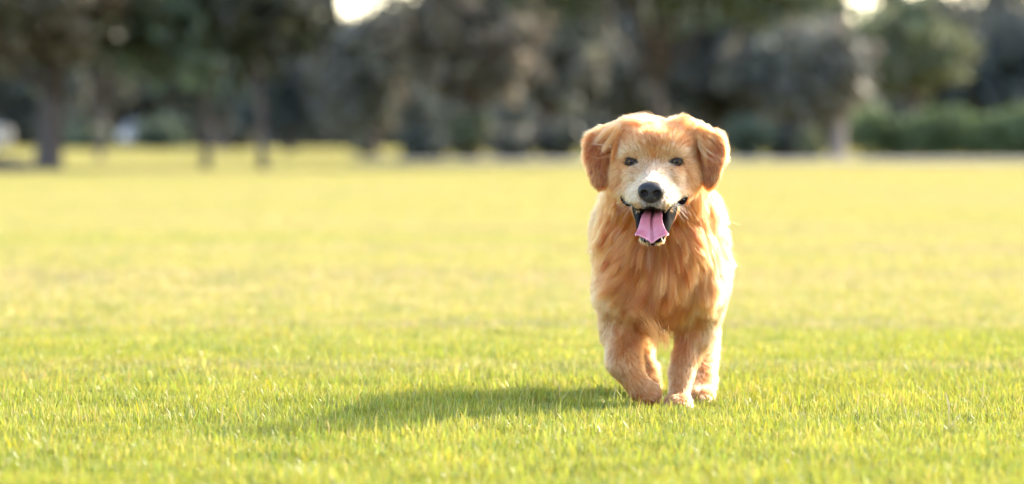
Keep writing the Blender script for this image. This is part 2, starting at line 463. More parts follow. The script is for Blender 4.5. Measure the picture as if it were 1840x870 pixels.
p = at(-18, 268, 150); car('grey car parked beyond the lawn at the left edge', (p.x - 1.3, 150, 0), R(4), simple_mat('silver_paint', (0.20, 0.17, 0.155), 0.25, 0.5, 0.03, metal=0.3, coat=0.6))
p = at(258, 265, 212); car('pale car parked far off beyond the sunlit strip seen from its front', (p.x, 212, 0), R(82), simple_mat('white_paint', (0.30, 0.26, 0.23), 0.25, 0.5, 0.03, coat=0.6))

v, f = tube([(-0.9, 0.1, 0.12), (-0.4, 0.02, 0.14), (0.0, 0, 0.13), (0.33, 0.03, 0.10), (0.42, 0.03, 0.08)], [0.13, 0.14, 0.13, 0.11, 0.06], 12)
p = at(8, 310, 62.0)
lg = mesh_obj('fallen_log', v, f, m_bark, smooth=True); lg.location = (p.x, 62, 0)
tag(lg, 'dark log lying on the grass at the left edge', 'log')

# ------------------------------------------------------------------ grass blades
m_grass, nt, out = new_mat('grass_blade')
geo = nt.nodes.new('ShaderNodeNewGeometry')
c = lawn_mix(nt, FRESH, DRY, geo.outputs['Position'])
at_ = nt.nodes.new('ShaderNodeAttribute'); at_.attribute_name = 'col'
mul = nt.nodes.new('ShaderNodeMix'); mul.data_type = 'RGBA'; mul.blend_type = 'MULTIPLY'; mul.inputs[0].default_value = 1
pn = nt.nodes.new('ShaderNodeTexNoise'); pn.inputs['Scale'].default_value = 4.5; pn.inputs['Detail'].default_value = 5
nt.links.new(geo.outputs['Position'], pn.inputs['Vector'])
pr_ = nt.nodes.new('ShaderNodeMapRange'); pr_.inputs[1].default_value = 0.34; pr_.inputs[2].default_value = 0.64; nt.links.new(pn.outputs[0], pr_.inputs[0])
pm = nt.nodes.new('ShaderNodeMix'); pm.data_type = 'RGBA'; pm.inputs[6].default_value = (0.82, 0.90, 0.80, 1); pm.inputs[7].default_value = (1.20, 1.14, 1.08, 1)
nt.links.new(pr_.outputs[0], pm.inputs[0])
pq = nt.nodes.new('ShaderNodeMix'); pq.data_type = 'RGBA'; pq.blend_type = 'MULTIPLY'; pq.inputs[0].default_value = 1
nt.links.new(c, pq.inputs[6]); nt.links.new(pm.outputs[2], pq.inputs[7])
nt.links.new(pq.outputs[2], mul.inputs[6]); nt.links.new(at_.outputs['Color'], mul.inputs[7])
d = nt.nodes.new('ShaderNodeBsdfDiffuse'); t = nt.nodes.new('ShaderNodeBsdfTranslucent'); g = nt.nodes.new('ShaderNodeBsdfGlossy')
g.inputs['Roughness'].default_value = 0.38
nt.links.new(mul.outputs[2], d.inputs[0]); nt.links.new(mul.outputs[2], t.inputs[0])
m1 = nt.nodes.new('ShaderNodeMixShader'); m1.inputs[0].default_value = 0.5
nt.links.new(d.outputs[0], m1.inputs[1]); nt.links.new(t.outputs[0], m1.inputs[2])
m2 = nt.nodes.new('ShaderNodeMixShader'); m2.inputs[0].default_value = 0.035
nt.links.new(m1.outputs[0], m2.inputs[1]); nt.links.new(g.outputs[0], m2.inputs[2])
nt.links.new(m2.outputs[0], out.inputs[0])

patch_col = bpy.data.collections.new('grass_patches')      # sources of the instances, not in the scene
def patch(name, seed, radius, n, hmin, hmax, wid, straw, tall=0.03):
    r = np.random.default_rng(seed)
    xy = r.uniform(-radius, radius, (n, 2))
    h = r.uniform(hmin, hmax, n) * np.where(r.random(n) < tall, r.uniform(1.3, 1.9, n), 1.0)
    # tussocks: height follows a smooth bumpy field
    h *= 0.75 + 0.35 * (0.5 + 0.5 * np.sin(xy[:, 0] / radius * 5 + seed) * np.cos(xy[:, 1] / radius * 4 - seed))
    a = r.uniform(0, 2 * np.pi, n); lean = np.abs(r.normal(0, 0.42, n)).clip(0, 1.25)
    dirx, diry = np.cos(a), np.sin(a)
    fa = a + np.pi / 2 + r.normal(0, 0.5, n)
    wx, wy = np.cos(fa), np.sin(fa)
    w = wid * r.uniform(0.6, 1.3, n)
    def lvl(tt, wf, bend):
        ang = lean * bend
        out_ = h * tt * np.sin(ang); up = h * tt * np.cos(ang)
        cx = xy[:, 0] + dirx * out_; cy = xy[:, 1] + diry * out_
        return (np.stack([cx - wx * w * wf / 2, cy - wy * w * wf / 2, up], 1), np.stack([cx + wx * w * wf / 2, cy + wy * w * wf / 2, up], 1))
    a0, a1 = lvl(0.0, 0.75, 0.5); b0, b1 = lvl(0.5, 1.0, 0.75); t0, t1 = lvl(1.0, 0.10, 1.25)
    a0[:, 2] -= 0.01; a1[:, 2] -= 0.01
    V = np.stack([a0, a1, b1, b0, t1, t0], 1).reshape(-1, 3)
    k = np.arange(n)[:, None] * 6
    F = np.concatenate([k + np.array([0, 1, 2, 3]), k + np.array([3, 2, 4, 5])])
    tint = r.normal(1, 0.14, (n, 1)) * np.stack([r.normal(1, 0.10, n), np.ones(n), r.normal(1, 0.25, n)], 1)
    dry = r.random(n) < straw
    tint[dry] = np.stack([r.uniform(1.25, 1.65, dry.sum()), r.uniform(1.05, 1.35, dry.sum()), r.uniform(1.6, 3.2, dry.sum())], 1)
    o = mesh_obj(name, V, F, m_grass, cols=np.repeat(tint.clip(0.3, 6), 6, 0))
    COL.objects.unlink(o); patch_col.objects.link(o)
    return o
for i in range(6): patch('patch_%02d' % i, 100 + i, 0.14, 1250, 0.011, 0.027, 0.0025, 0.15, 0.06)
for i in range(6, 9): patch('patch_%02d' % i, 100 + i, 0.55, 5200, 0.025, 0.045, 0.006, 0.03, 0.0)
for i in range(9, 12): patch('patch_%02d' % i, 100 + i, 1.9, 6500, 0.03, 0.055, 0.020, 0.03, 0.0)
for i in range(12, 14):                                     # a bleached seed stalk
    pts = [(0, 0, -0.01), (0.002, 0.001, 0.03), (0.005 - 0.004 * (i == 13), 0.0, 0.06), (0.009 - 0.014 * (i == 13), 0.001, 0.082)]
    v, f = tube(pts, [0.0014, 0.0014, 0.0022, 0.0006], 6)
    v2, f2 = tube([(0, 0, 0), (0.010, 0.003, 0.03), (0.024, 0.006, 0.045)], [0.0018, 0.0016, 0.0004], 5)
    v, f = join([(v, f), (v2, f2)])
    o = mesh_obj('patch_%02d' % i, v, f, m_grass, cols=np.tile([2.3, 1.9, 8.0], (len(v), 1)))
    COL.objects.unlink(o); patch_col.objects.link(o)

pts, rots, scl, idx = [], [], [], []
def scatter(y0, y1, step, margin, lo, hi, skip_path=False):
    y = y0
    while y < y1:
        hw = y * 0.127 + margin
        for x in np.arange(-hw, hw, step):
            jx, jy = x + rng.uniform(-.4, .4) * step, y + rng.uniform(-.4, .4) * step
            if skip_path and jx > -5 and 79.5 < jy < 97.0: continue
            pts.append((jx, jy, 0.0)); tl = 0.06 if hi <= 6 else 0.004
            rots.append((rng.uniform(-tl, tl), rng.uniform(-tl, tl), rng.uniform(0, 6.283)))
            scl.append(rng.uniform(0.85, 1.2)); idx.append(int(rng.integers(lo, hi)))
        y += step
scatter(4.6, 15.2, 0.15, 2.2, 0, 6)
scatter(15.0, 60.5, 0.62, 6.0, 6, 9)
scatter(60.0, 215.0, 2.1, 16.0, 9, 12, True)
for px, py in ((338, 770), (140, 775), (168, 770), (86, 800), (553, 720), (590, 740), (1005, 735), (1705, 790), (1420, 745), (1540, 760), (1575, 765), (1628, 770), (300, 745), (395, 790), (830, 790), (590, 800), (205, 735), (1765, 740), (700, 725), (1320, 735)):
    Y = CAM_H * FOC / (py - HORIZON)
    pts.append(((px - 920) / FOC * Y, Y, 0)); rots.append((rng.uniform(-.1, .1), 0, rng.uniform(-.5, .5)))
    scl.append(rng.uniform(0.6, 1.0) * (1.15 if px in (338, 1705) else 0.75)); idx.append(int(rng.integers(12, 14)))
gm = bpy.data.meshes.new('grass')
gm.from_pydata(pts, [], [])
a = gm.attributes.new('rot', 'FLOAT_VECTOR', 'POINT'); a.data.foreach_set('vector', np.array(rots, dtype=np.float32).ravel())
a = gm.attributes.new('scl', 'FLOAT', 'POINT'); a.data.foreach_set('value', np.array(scl, dtype=np.float32))
a = gm.attributes.new('idx', 'INT', 'POINT'); a.data.foreach_set('value', np.array(idx, dtype=np.int32))
grass = bpy.data.objects.new('grass', gm); COL.objects.link(grass)
tag(grass, 'short bright yellow green grass covering the lawn', 'grass', kind='stuff')
ng = bpy.data.node_groups.new('grass_scatter', 'GeometryNodeTree')
ng.interface.new_socket('Geometry', in_out='INPUT', socket_type='NodeSocketGeometry')
ng.interface.new_socket('Geometry', in_out='OUTPUT', socket_type='NodeSocketGeometry')
gi = ng.nodes.new('NodeGroupInput'); go = ng.nodes.new('NodeGroupOutput')
iop = ng.nodes.new('GeometryNodeInstanceOnPoints'); ci = ng.nodes.new('GeometryNodeCollectionInfo')
ci.inputs['Collection'].default_value = patch_col
ci.inputs['Separate Children'].default_value = True; ci.inputs['Reset Children'].default_value = True
def named(nm, ty):
    n = ng.nodes.new('GeometryNodeInputNamedAttribute'); n.data_type = ty; n.inputs['Name'].default_value = nm
    return n.outputs['Attribute']
ng.links.new(gi.outputs[0], iop.inputs['Points']); ng.links.new(ci.outputs[0], iop.inputs['Instance'])
iop.inputs['Pick Instance'].default_value = True
ng.links.new(named('idx', 'INT'), iop.inputs['Instance Index'])
ng.links.new(named('rot', 'FLOAT_VECTOR'), iop.inputs['Rotation'])
ng.links.new(named('scl', 'FLOAT'), iop.inputs['Scale'])
ng.links.new(iop.outputs[0], go.inputs[0])
md = grass.modifiers.new('scatter', 'NODES'); md.node_group = ng

# ------------------------------------------------------------------ the dog
DOG = np.array([0.289, 7.91, 0.0])
HEAD = np.array([-0.020, -0.25, 0.491])       # midway between the eyes, dog coordinates
YAW = R(-5.0)
HR = np.array([[math.cos(YAW), -math.sin(YAW), 0], [math.sin(YAW), math.cos(YAW), 0], [0, 0, 1.0]])
def H(x, y, z):
    return HEAD + HR @ (np.array([x, y, z], float) / 1000)
def Hinv(P):
    return ((np.asarray(P) - HEAD) @ HR) * 1000

def sd_cone(P, a, b, ra, rb):
    pa = P - a; ba = b - a
    h = np.clip((pa @ ba) / (ba @ ba), 0, 1)
    return np.linalg.norm(pa - h[..., None] * ba, axis=-1) - (ra + (rb - ra) * h)
def sd_ell(P, c, r, M):
    q = (P - c) @ M
    k0 = np.linalg.norm(q / r, axis=-1); k1 = np.linalg.norm(q / (r * r), axis=-1)
    return k0 * (k0 - 1) / np.maximum(k1, 1e-6)
PR = []       # (region, kind, args, blend)
def short(v):
    v = np.array(v, float)
    if v[1] > 0.1: v[1] = 0.1 + (v[1] - 0.1) * 0.74
    return v
def cone(reg, a, b, ra, rb, k=0.03): PR.append((reg, 'c', (short(a), short(b), ra, rb), k))
def ell(reg, c, r, M=None, k=0.03): PR.append((reg, 'e', (short(c), np.array(r, float) * (np.array([1, 0.78, 1]) if c[1] > 0.2 and r[1] > 0.1 else 1.0), np.eye(3) if M is None else M), k))
def hcone(reg, a, b, ra, rb, k=12): cone(reg, H(*a), H(*b), ra / 1000, rb / 1000, k / 1000)
def hell(reg, c, r, M=None, k=12): ell(reg, H(*c), np.array(r) / 1000, HR if M is None else HR @ M, k / 1000)
def rot(ax, deg):
    return np.array(Matrix.Rotation(R(deg), 3, ax))

# trunk
ell('rear', (0.01, 0.36, 0.335), (0.098, 0.36, 0.135), k=0.05)
ell('rear', (0.01, 0.66, 0.345), (0.112, 0.17, 0.125), k=0.05)
cone('rear', (0.01, 0.80, 0.40), (0.03, 1.08, 0.40), 0.032, 0.016, 0.04)       # tail
# chest and neck
ell('chest', (0.006, 0.10, 0.325), (0.100, 0.19, 0.135), k=0.05)
cone('chest', H(0, 78, 0), (0.0, 0.02, 0.365), 0.080, 0.108, 0.04)
ell('chest', (0.0, -0.045, 0.345), (0.102, 0.085, 0.100), k=0.04)               # ruff under the chin
ell('chest', (0.012, -0.005, 0.255), (0.078, 0.085, 0.085), k=0.04)             # breast
ell('chest', (-0.070, 0.02, 0.275), (0.035, 0.08, 0.09), k=0.04)                # shoulders
ell('chest', (0.086, 0.02, 0.275), (0.035, 0.08, 0.095), k=0.04)
# foreleg lifted, wrist flexed and tucked inwards
cone('fleg_l', (-0.072, 0.0, 0.250), (-0.074, 0.02, 0.160), 0.052, 0.037, 0.03)
cone('fleg_l', (-0.074, 0.02, 0.160), (-0.072, -0.035, 0.100), 0.033, 0.027, 0.02)
cone('fleg_l', (-0.072, -0.035, 0.100), (-0.044, -0.045, 0.054), 0.027, 0.023, 0.02)
ell('fleg_l', (-0.024, -0.035, 0.032), (0.024, 0.032, 0.029), rot('Y', 35), k=0.02)
for dx in (-0.016, -0.004, 0.008):
    ell('fleg_l', (-0.018 + dx, -0.024, 0.012 - dx * 0.1), (0.009, 0.018, 0.010), k=0.006)
# foreleg on the ground
cone('fleg_r', (0.084, 0.0, 0.250), (0.074, 0.02, 0.160), 0.052, 0.037, 0.03)
cone('fleg_r', (0.074, 0.02, 0.160), (0.043, -0.01, 0.075), 0.032, 0.0215, 0.02)
cone('fleg_r', (0.043, -0.01, 0.075), (0.036, -0.035, 0.026), 0.0205, 0.0195, 0.015)
ell('fleg_r', (0.034, -0.055, 0.019), (0.026, 0.040, 0.018), k=0.012)
for dx in (-0.019, -0.007, 0.007, 0.019):
    ell('fleg_r', (0.034 + dx, -0.084 + abs(dx) * 0.6, 0.012), (0.0085, 0.016, 0.012), k=0.005)
# hind legs reaching forward under the body
cone('hleg_r', (0.060, 0.62, 0.34), (0.088, 0.40, 0.23), 0.075, 0.056, 0.05)
cone('hleg_r', (0.088, 0.40, 0.23), (0.094, 0.35, 0.115), 0.055, 0.030, 0.03)
cone('hleg_r', (0.098, 0.35, 0.115), (0.090, 0.17, 0.030), 0.028, 0.023, 0.02)
ell('hleg_r', (0.086, 0.13, 0.021), (0.026, 0.040, 0.019), k=0.012)
cone('hleg_l', (-0.045, 0.62, 0.34), (-0.062, 0.44, 0.22), 0.075, 0.056, 0.05)
cone('hleg_l', (-0.062, 0.44, 0.22), (-0.035, 0.47, 0.120), 0.052, 0.030, 0.03)
cone('hleg_l', (-0.035, 0.47, 0.120), (-0.018, 0.33, 0.050), 0.028, 0.023, 0.02)
ell('hleg_l', (-0.016, 0.29, 0.038), (0.026, 0.038, 0.019), k=0.012)
# head
hell('head', (0, 58, 11), (77, 80, 52), k=14)
hell('head', (0, 30, 34), (62, 50, 33), k=14)
for s in (-1, 1):
    hell('head', (s * 33, 9, 18), (25, 19, 13), k=20)                           # brow
    hell('head', (s * 51, 44, -26), (36, 46, 42), k=18)                         # cheek
    hell('head', (s * 30, -6, -26), (26, 28, 22), k=14)                         # under the eye
    hell('head', (s * 22, -50, -68), (25, 46, 25), rot('Z', s * -9) @ rot('Y', s * 18), k=10)      # flews
    hell('head', (s * 44, -6, -62), (17, 36, 24), rot('Z', s * -24), k=12)
for s in (-1, 1): hell('head', (s * 40, 50, 38), (32, 40, 34), k=20)            # temples
hell('head', (0, 14, 18), (36, 26, 26), k=18)                                   # forehead between the brows
hcone('head', (0, 8, -14), (0, -90, -50), 25, 17, 14)                           # bridge of the nose
hcone('head', (0, 5, -44), (0, -80, -62), 44, 28, 14)                           # muzzle
hell('head', (0, -96, -70), (22, 14, 20), k=8)
hcone('head', (0, 38, -88), (0, -16, -120), 44, 31, 12)                         # lower jaw
hcone('head', (0, -16, -120), (0, -50, -141), 30, 16, 10)
hell('head', (0, -52, -143), (24, 22, 12), k=8)
N_BEFORE_EARS = len(PR)
for s, reg in ((-1, 'ear_l'), (1, 'ear_r')):
    hcone(reg, (s * 53, 52, 58), (s * 93, 46, 42), 24, 20, 16)
    hell(reg, (s * 109, 42, 13), (26, 10, 45), rot('Y', s * 9) @ rot('Z', s * -10), k=8)
    hell(reg, (s * 105, 40, -18), (20, 9, 33), rot('Z', s * -10), k=8)

CAV = []      # the open mouth is carved out
def cav_d(P):
    q = (np.asarray(P) - HEAD) @ HR * 1000
    x, y, z = q[..., 0], q[..., 1], q[..., 2]
    # a wedge between the jaws, its point at the corners of the mouth
    lipz = np.clip(-66 - (56 - np.abs(x)) * 0.98, -93, -60) + 5.0 * np.exp(-(x / 11) ** 2)
    up = z - lipz
    lo = (-68 + (y - 6) * 1.06) - z - 0.12 * np.abs(x)
    d = np.maximum(np.maximum(up * 0.8, lo * 0.69), np.maximum(np.abs(x) - 66, y - 6))
    # the floor between the lower teeth
    d2 = sd_cone(q, np.array([0, -6, -90.0]), np.array([0, -52, -138.0]), 23, 15)
    d = np.minimum(d, d2)
    for s_ in (-1, 1):         # the loose dark lips at the sides
        d = np.minimum(d, sd_cone(q, np.array([s_ * 54, -12, -70.0]), np.array([s_ * 43, -30, -98.0]), 3.5, 10.0))
        d = np.minimum(d, sd_cone(q, np.array([s_ * 43, -30, -98.0]), np.array([s_ * 27, -56, -132.0]), 10.0, 5.0))
    return d / 1000
EYES = [H(-43, -3, 0), H(43, -3, 0)]

def prim_d(P, p):
    return sd_cone(P, *p[2]) if p[1] == 'c' else sd_ell(P, *p[2])
def smin(a, b, k):
    h = np.maximum(k - np.abs(a - b), 0) / k
    return np.minimum(a, b) - h * h * k * 0.25
gx = np.arange(-0.20, 0.20, 0.0034).astype(np.float32)
gy = np.concatenate([np.arange(-0.40, -0.06, 0.0034), np.arange(-0.06, 0.12, 0.006), np.arange(0.12, 1.14, 0.012)]).astype(np.float32)
gz = np.concatenate([np.arange(-0.012, 0.31, 0.0055), np.arange(0.31, 0.60, 0.0034)]).astype(np.float32)
Fd = np.full((len(gx), len(gy), len(gz)), 0.5, dtype=np.float32)
def sub(lo, hi):
    s = []
    for g_, l, h in zip((gx, gy, gz), lo, hi):
        s.append(slice(max(0, np.searchsorted(g_, l) - 1), min(len(g_), np.searchsorted(g_, h) + 1)))
    return tuple(s)
def pts_of(s):
    return np.stack(np.meshgrid(gx[s[0]], gy[s[1]], gz[s[2]], indexing='ij'), -1)
for p in PR:
    pad = p[3] + 0.02
    if p[1] == 'c':
        a_, b_, ra, rb = p[2]; m_ = max(ra, rb) + pad
        s = sub(np.minimum(a_, b_) - m_, np.maximum(a_, b_) + m_)
    else:
        m_ = max(p[2][1]) + pad
        s = sub(p[2][0] - m_, p[2][0] + m_)
    Fd[s] = smin(Fd[s], prim_d(pts_of(s), p), p[3])
s = sub(HEAD + np.array([-0.09, -0.16, -0.18]), HEAD + np.array([0.09, 0.08, 0.0]))
Pm = pts_of(s)
Fd[s] = np.maximum(Fd[s], -cav_d(Pm))
for e in EYES:                                 # eye sockets
    Pm_ = np.linalg.norm((Pm := pts_of(sub(e - 0.03, e + 0.03))) - (e + np.array([0, 0.002, 0])), axis=-1) - 0.0115
    s = sub(e - 0.03, e + 0.03)
    Fd[s] = np.maximum(Fd[s], -Pm_)

def surface_nets(F, xs, ys, zs):
    sg = F < 0
    cnt = np.zeros(tuple(n - 1 for n in F.shape), np.int8)
    corners = [(i, j, k) for i in (0, 1) for j in (0, 1) for k in (0, 1)]
    def cut(A, c): return A[c[0]:A.shape[0] - 1 + c[0], c[1]:A.shape[1] - 1 + c[1], c[2]:A.shape[2] - 1 + c[2]]
    for c in corners: cnt += cut(sg, c)
    act = (cnt > 0) & (cnt < 8)
    I = np.argwhere(act); n = len(I)
    idx = np.full(cnt.shape, -1, np.int64); idx[act] = np.arange(n)
    acc = np.zeros((n, 3)); num = np.zeros(n)
    ax = (xs, ys, zs)
    for c in corners:
        for a in range(3):
            if c[a]: continue
            c2 = list(c); c2[a] = 1
            A = I + np.array(c); B = I + np.array(c2)
            fa = F[A[:, 0], A[:, 1], A[:, 2]]; fb = F[B[:, 0], B[:, 1], B[:, 2]]
            m = (fa < 0) != (fb < 0)
            t = np.where(m, fa / np.where(m, fa - fb, 1), 0)
            pa = np.stack([ax[q][A[:, q]] for q in range(3)], 1); pb = np.stack([ax[q][B[:, q]] for q in range(3)], 1)
            acc[m] += (pa + (pb - pa) * t[:, None])[m]; num[m] += 1
    V = acc / num[:, None]
    Q = []
    for a in range(3):
        b_, c_ = [(1, 2), (2, 0), (0, 1)][a]
        lo = [slice(None)] * 3; hi = [slice(None)] * 3
        lo[a] = slice(0, -1); hi[a] = slice(1, None)
        E = np.argwhere(sg[tuple(lo)] != sg[tuple(hi)])
        ok = (E[:, b_] > 0) & (E[:, c_] > 0) & (E[:, b_] < cnt.shape[b_]) & (E[:, c_] < cnt.shape[c_])
        E = E[ok]
        inside = sg[E[:, 0], E[:, 1], E[:, 2]]
        def cell(db, dc):
            C = E.copy(); C[:, b_] -= db; C[:, c_] -= dc
            return idx[C[:, 0], C[:, 1], C[:, 2]]
        q = np.stack([cell(1, 1), cell(0, 1), cell(0, 0), cell(1, 0)], 1)
        q[~inside] = q[~inside][:, ::-1]
        Q.append(q)
    return V, np.concatenate(Q)
BV, BF = surface_nets(Fd, gx, gy, gz)
del Fd

# region of every vertex, and what is bare (lips, mouth, lids, nose)
regs = ['chest', 'head', 'ear_l', 'ear_r', 'fleg_l', 'fleg_r', 'hleg_l', 'hleg_r', 'rear']
D = np.full((len(regs), len(BV)), 9.0)
for p in PR:
    i = regs.index(p[0]); D[i] = np.minimum(D[i], prim_d(BV, p))
REG = D.argmin(0)
cavd = cav_d(BV) * 1000
hl = Hinv(BV)
NOSE_C = np.array([0, -104, -57.0])
lower = hl[:, 2] < np.minimum(-67 + (hl[:, 1] - 6) * 0.62, -96)
lip = np.clip(1 - (cavd - np.where(lower, 3.5 + 8 * np.clip((hl[:, 1] + 55) / 25, 0, 1), 2.8)) / 3.0, 0, 1) * (hl[:, 1] < np.where(lower, 8, 12))
for s_ in (-1, 1):
    for (xa, za, xb, zb, wa, wb) in ((56, -65, 45, -96, 6.0, 13.0), (45, -96, 30, -134, 13.0, 7.0)):
        u_ = np.clip(((s_ * hl[:, 0] - xa) * (xb - xa) + (hl[:, 2] - za) * (zb - za)) / ((xb - xa) ** 2 + (zb - za) ** 2), 0, 1)
        dd_ = np.hypot(s_ * hl[:, 0] - xa - u_ * (xb - xa), hl[:, 2] - za - u_ * (zb - za))
        lip = np.maximum(lip, ((dd_ < wa + (wb - wa) * u_) & (hl[:, 1] < 34) & ((REG == 1) | (hl[:, 1] < 20))).astype(float))
inmouth = cavd < 0.9
eyem = np.zeros(len(BV))
for s in (-1, 1):
    q = hl - np.array([s * 43, -8, -0.5])
    q2 = np.stack([q[:, 0] * 1.0, q[:, 2] + s * q[:, 0] * 0.10], 1)
    eyem = np.maximum(eyem, ((np.abs(q2[:, 0]) / 13.5) ** 2 + (np.abs(q2[:, 1]) / 7.6) ** 2 < 1) * (hl[:, 1] < 25))
for s in (-1, 1):
    q = hl - np.array([s * 31.5, -8, -2.0])
    eyem = np.maximum(eyem, ((q[:, 0] / 3.2) ** 2 + (q[:, 2] / 2.2) ** 2 < 1) * (hl[:, 1] < 25))
nosem = np.linalg.norm((hl - NOSE_C) / np.array([23, 22, 19]), axis=1) < 1

def to_px(P):
    Wp = P + DOG
    return np.stack([920 + Wp[:, 0] / Wp[:, 1] * FOC, HORIZON + (CAM_H - Wp[:, 2]) / Wp[:, 1] * FOC], 1)

# coat: direction on the picture plane (dx right, dy down), length mm, lift; then colour
GOLD, DEEP, LIGHT = (0.330, 0.084, 0.015), (0.19, 0.042, 0.007), (0.395, 0.138, 0.038)
CREAM, WHITE, PALE = (0.44, 0.230, 0.105), (0.465, 0.298, 0.172), (0.37, 0.148, 0.052)
EARC, RED, GREY = (0.275, 0.074, 0.015), (0.30, 0.096, 0.026), (0.17, 0.13, 0.11)
def mir(L, c):
    out = list(L)
    for g_ in L:
        if abs(g_[0] - c) > 4: out.append((2 * c - g_[0], g_[1], -g_[2]) + tuple(g_[3:]))
    return out
G = {}
G['head'] = mir([
    (1170, 318, 0, -1, 5, .12, WHITE), (1172, 300, 0, -1, 6, .12, CREAM), (1173, 280, 0, -1, 7, .15, LIGHT),
    (1176, 255, 0, -1, 9, .18, RED), (1178, 232, 0, -1, 12, .28, GOLD), (1180, 214, 0, -1, 10, .25, LIGHT),
    (1150, 258, -.4, -.9, 8, .18, LIGHT), (1146, 235, -.4, -.9, 12, .25, GOLD), (1130, 212, -.45, -.9, 16, .4, LIGHT),
    (1112, 225, -.7, -.5, 18, .4, LIGHT), (1112, 255, -.7, -.3, 18, .25, GOLD),
    (1136, 272, -.5, -.8, 7, .2, CREAM), (1144, 268, -.3, -.9, 7, .18, CREAM), (1132, 255, -.5, -.8, 9, .2, LIGHT), (1120, 272, -.8, -.4, 8, .2, CREAM), (1151, 283, -.2, -1, 5, .12, CREAM),
    (1150, 300, -.5, -.5, 5, .1, CREAM), (1130, 303, -1, .2, 7, .15, LIGHT), (1140, 312, -.9, .2, 6, .14, CREAM), (1112, 300, -1, .6, 11, .2, LIGHT), (1126, 318, -.9, .4, 8, .15, CREAM), (1112, 318, -.8, .7, 13, .2, LIGHT),
    (1106, 332, -.6, .9, 22, .25, GOLD), (1118, 342, -.8, .7, 14, .22, LIGHT), (1112, 365, -.6, .9, 22, .3, GOLD), (1108, 385, -.6, .8, 30, .3, GOLD),
    (1148, 322, -.8, -.3, 5, .12, WHITE), (1138, 335, -1, .1, 6, .12, WHITE), (1140, 352, -.8, .5, 5, .12, WHITE), (1145, 368, -.5, .8, 5, .15, CREAM),
    (1156, 368, -.3, .9, 3.5, .2, GREY), (1168, 369, 0, 1, 3, .2, GREY), (1128, 385, -.7, .7, 5, .1, GOLD), (1138, 405, -.7, .7, 5, .1, GOLD),
    (1150, 432, -.6, .8, 6, .2, CREAM), (1172, 441, 0, 1, 7, .3, WHITE), (1138, 425, -.7, .7, 7, .15, GOLD),
], 1173)
G['ear_l'] = [
    (1112, 232, -.8, .2, 18, .3, LIGHT), (1085, 232, -.7, .3, 23, .45, LIGHT), (1060, 242, -.7, .5, 19, .4, GOLD), (1050, 270, -.5, .9, 19, .4, GOLD),
    (1075, 265, -.5, .8, 16, .2, EARC), (1095, 270, -.5, .9, 20, .25, GOLD), (1062, 300, -.2, 1, 16, .22, EARC), (1080, 300, 0, 1, 15, .18, EARC), (1098, 310, .1, 1, 16, .2, EARC),
    (1075, 330, 0, 1, 15, .2, EARC), (1090, 340, .2, 1, 16, .25, GOLD)]
G['ear_r'] = mir(G['ear_l'], 1183.5)[len(G['ear_l']):]
G['chest'] = [
    (1070, 350, -.6, .8, 35, .35, LIGHT), (1070, 420, -.7, .7, 45, .35, LIGHT), (1070, 480, -.6, .8, 36, .35, LIGHT), (1085, 540, -.6, .8, 28, .3, PALE), (1088, 590, -.3, .95, 16, .22, PALE),
    (1100, 380, -.6, .8, 40, .3, GOLD), (1100, 430, -.85, .5, 50, .3, GOLD), (1095, 470, -.85, .5, 46, .3, GOLD), (1100, 505, -.85, .45, 46, .33, GOLD),
    (1130, 440, -.75, .65, 50, .3, GOLD), (1130, 475, -.85, .5, 60, .3, GOLD), (1130, 505, -.9, .3, 65, .4, GOLD), (1150, 460, -.6, .75, 50, .3, GOLD),
    (1172, 450, -.2, 1, 40, .25, DEEP), (1172, 480, -.45, .9, 60, .3, GOLD), (1170, 505, -.6, .75, 65, .4, GOLD), (1200, 480, 0, 1, 60, .3, GOLD), (1200, 510, -.1, 1, 60, .45, GOLD),
    (1215, 440, .5, .8, 45, .3, GOLD), (1235, 400, .6, .8, 45, .3, GOLD), (1230, 470, .35, .95, 55, .3, GOLD), (1260, 430, .5, .85, 50, .3, LIGHT), (1290, 400, .5, .85, 40, .35, LIGHT),
    (1260, 480, .3, .95, 55, .3, LIGHT), (1300, 470, .3, .95, 34, .3, CREAM), (1270, 520, .2, 1, 42, .3, LIGHT), (1310, 530, .4, .9, 27, .32, CREAM), (1300, 580, .3, .9, 18, .25, CREAM), (1270, 590, .1, 1, 18, .22, LIGHT),
    (1110, 545, -.5, .8, 28, .25, LIGHT), (1110, 590, -.1, 1, 16, .2, PALE), (1130, 560, -.3, .9, 38, .3, LIGHT), (1150, 530, -.5, .8, 45, .3, DEEP), (1160, 570, .2, .95, 60, .35, GOLD), (1175, 600, .4, .9, 65, .35, LIGHT), (1150, 600, .1, 1, 50, .3, PALE),
    (1190, 535, -.7, .6, 40, .25, DEEP), (1215, 535, -.6, .7, 40, .25, GOLD), (1235, 545, -.2, 1, 38, .25, GOLD), (1195, 570, -.7, .6, 42, .25, GOLD), (1215, 585, -.4, .9, 40, .25, GOLD), (1240, 590, 0, 1, 20, .22, LIGHT), (1255, 555, .15, 1, 26, .25, CREAM)]
G['fleg_l'] = [(1100, 580, -.2, 1, 16, .22, PALE), (1120, 600, -.1, 1, 15, .22, LIGHT), (1095, 640, 0, 1, 13, .22, PALE), (1125, 640, .15, 1, 13, .2, LIGHT), (1150, 620, .1, 1, 22, .3, GOLD), (1110, 670, .35, .9, 11, .2, PALE), (1140, 680, .6, .7, 10, .18, LIGHT), (1165, 700, .7, .6, 9, .15, PALE), (1150, 718, .6, .5, 8, .2, GOLD)]
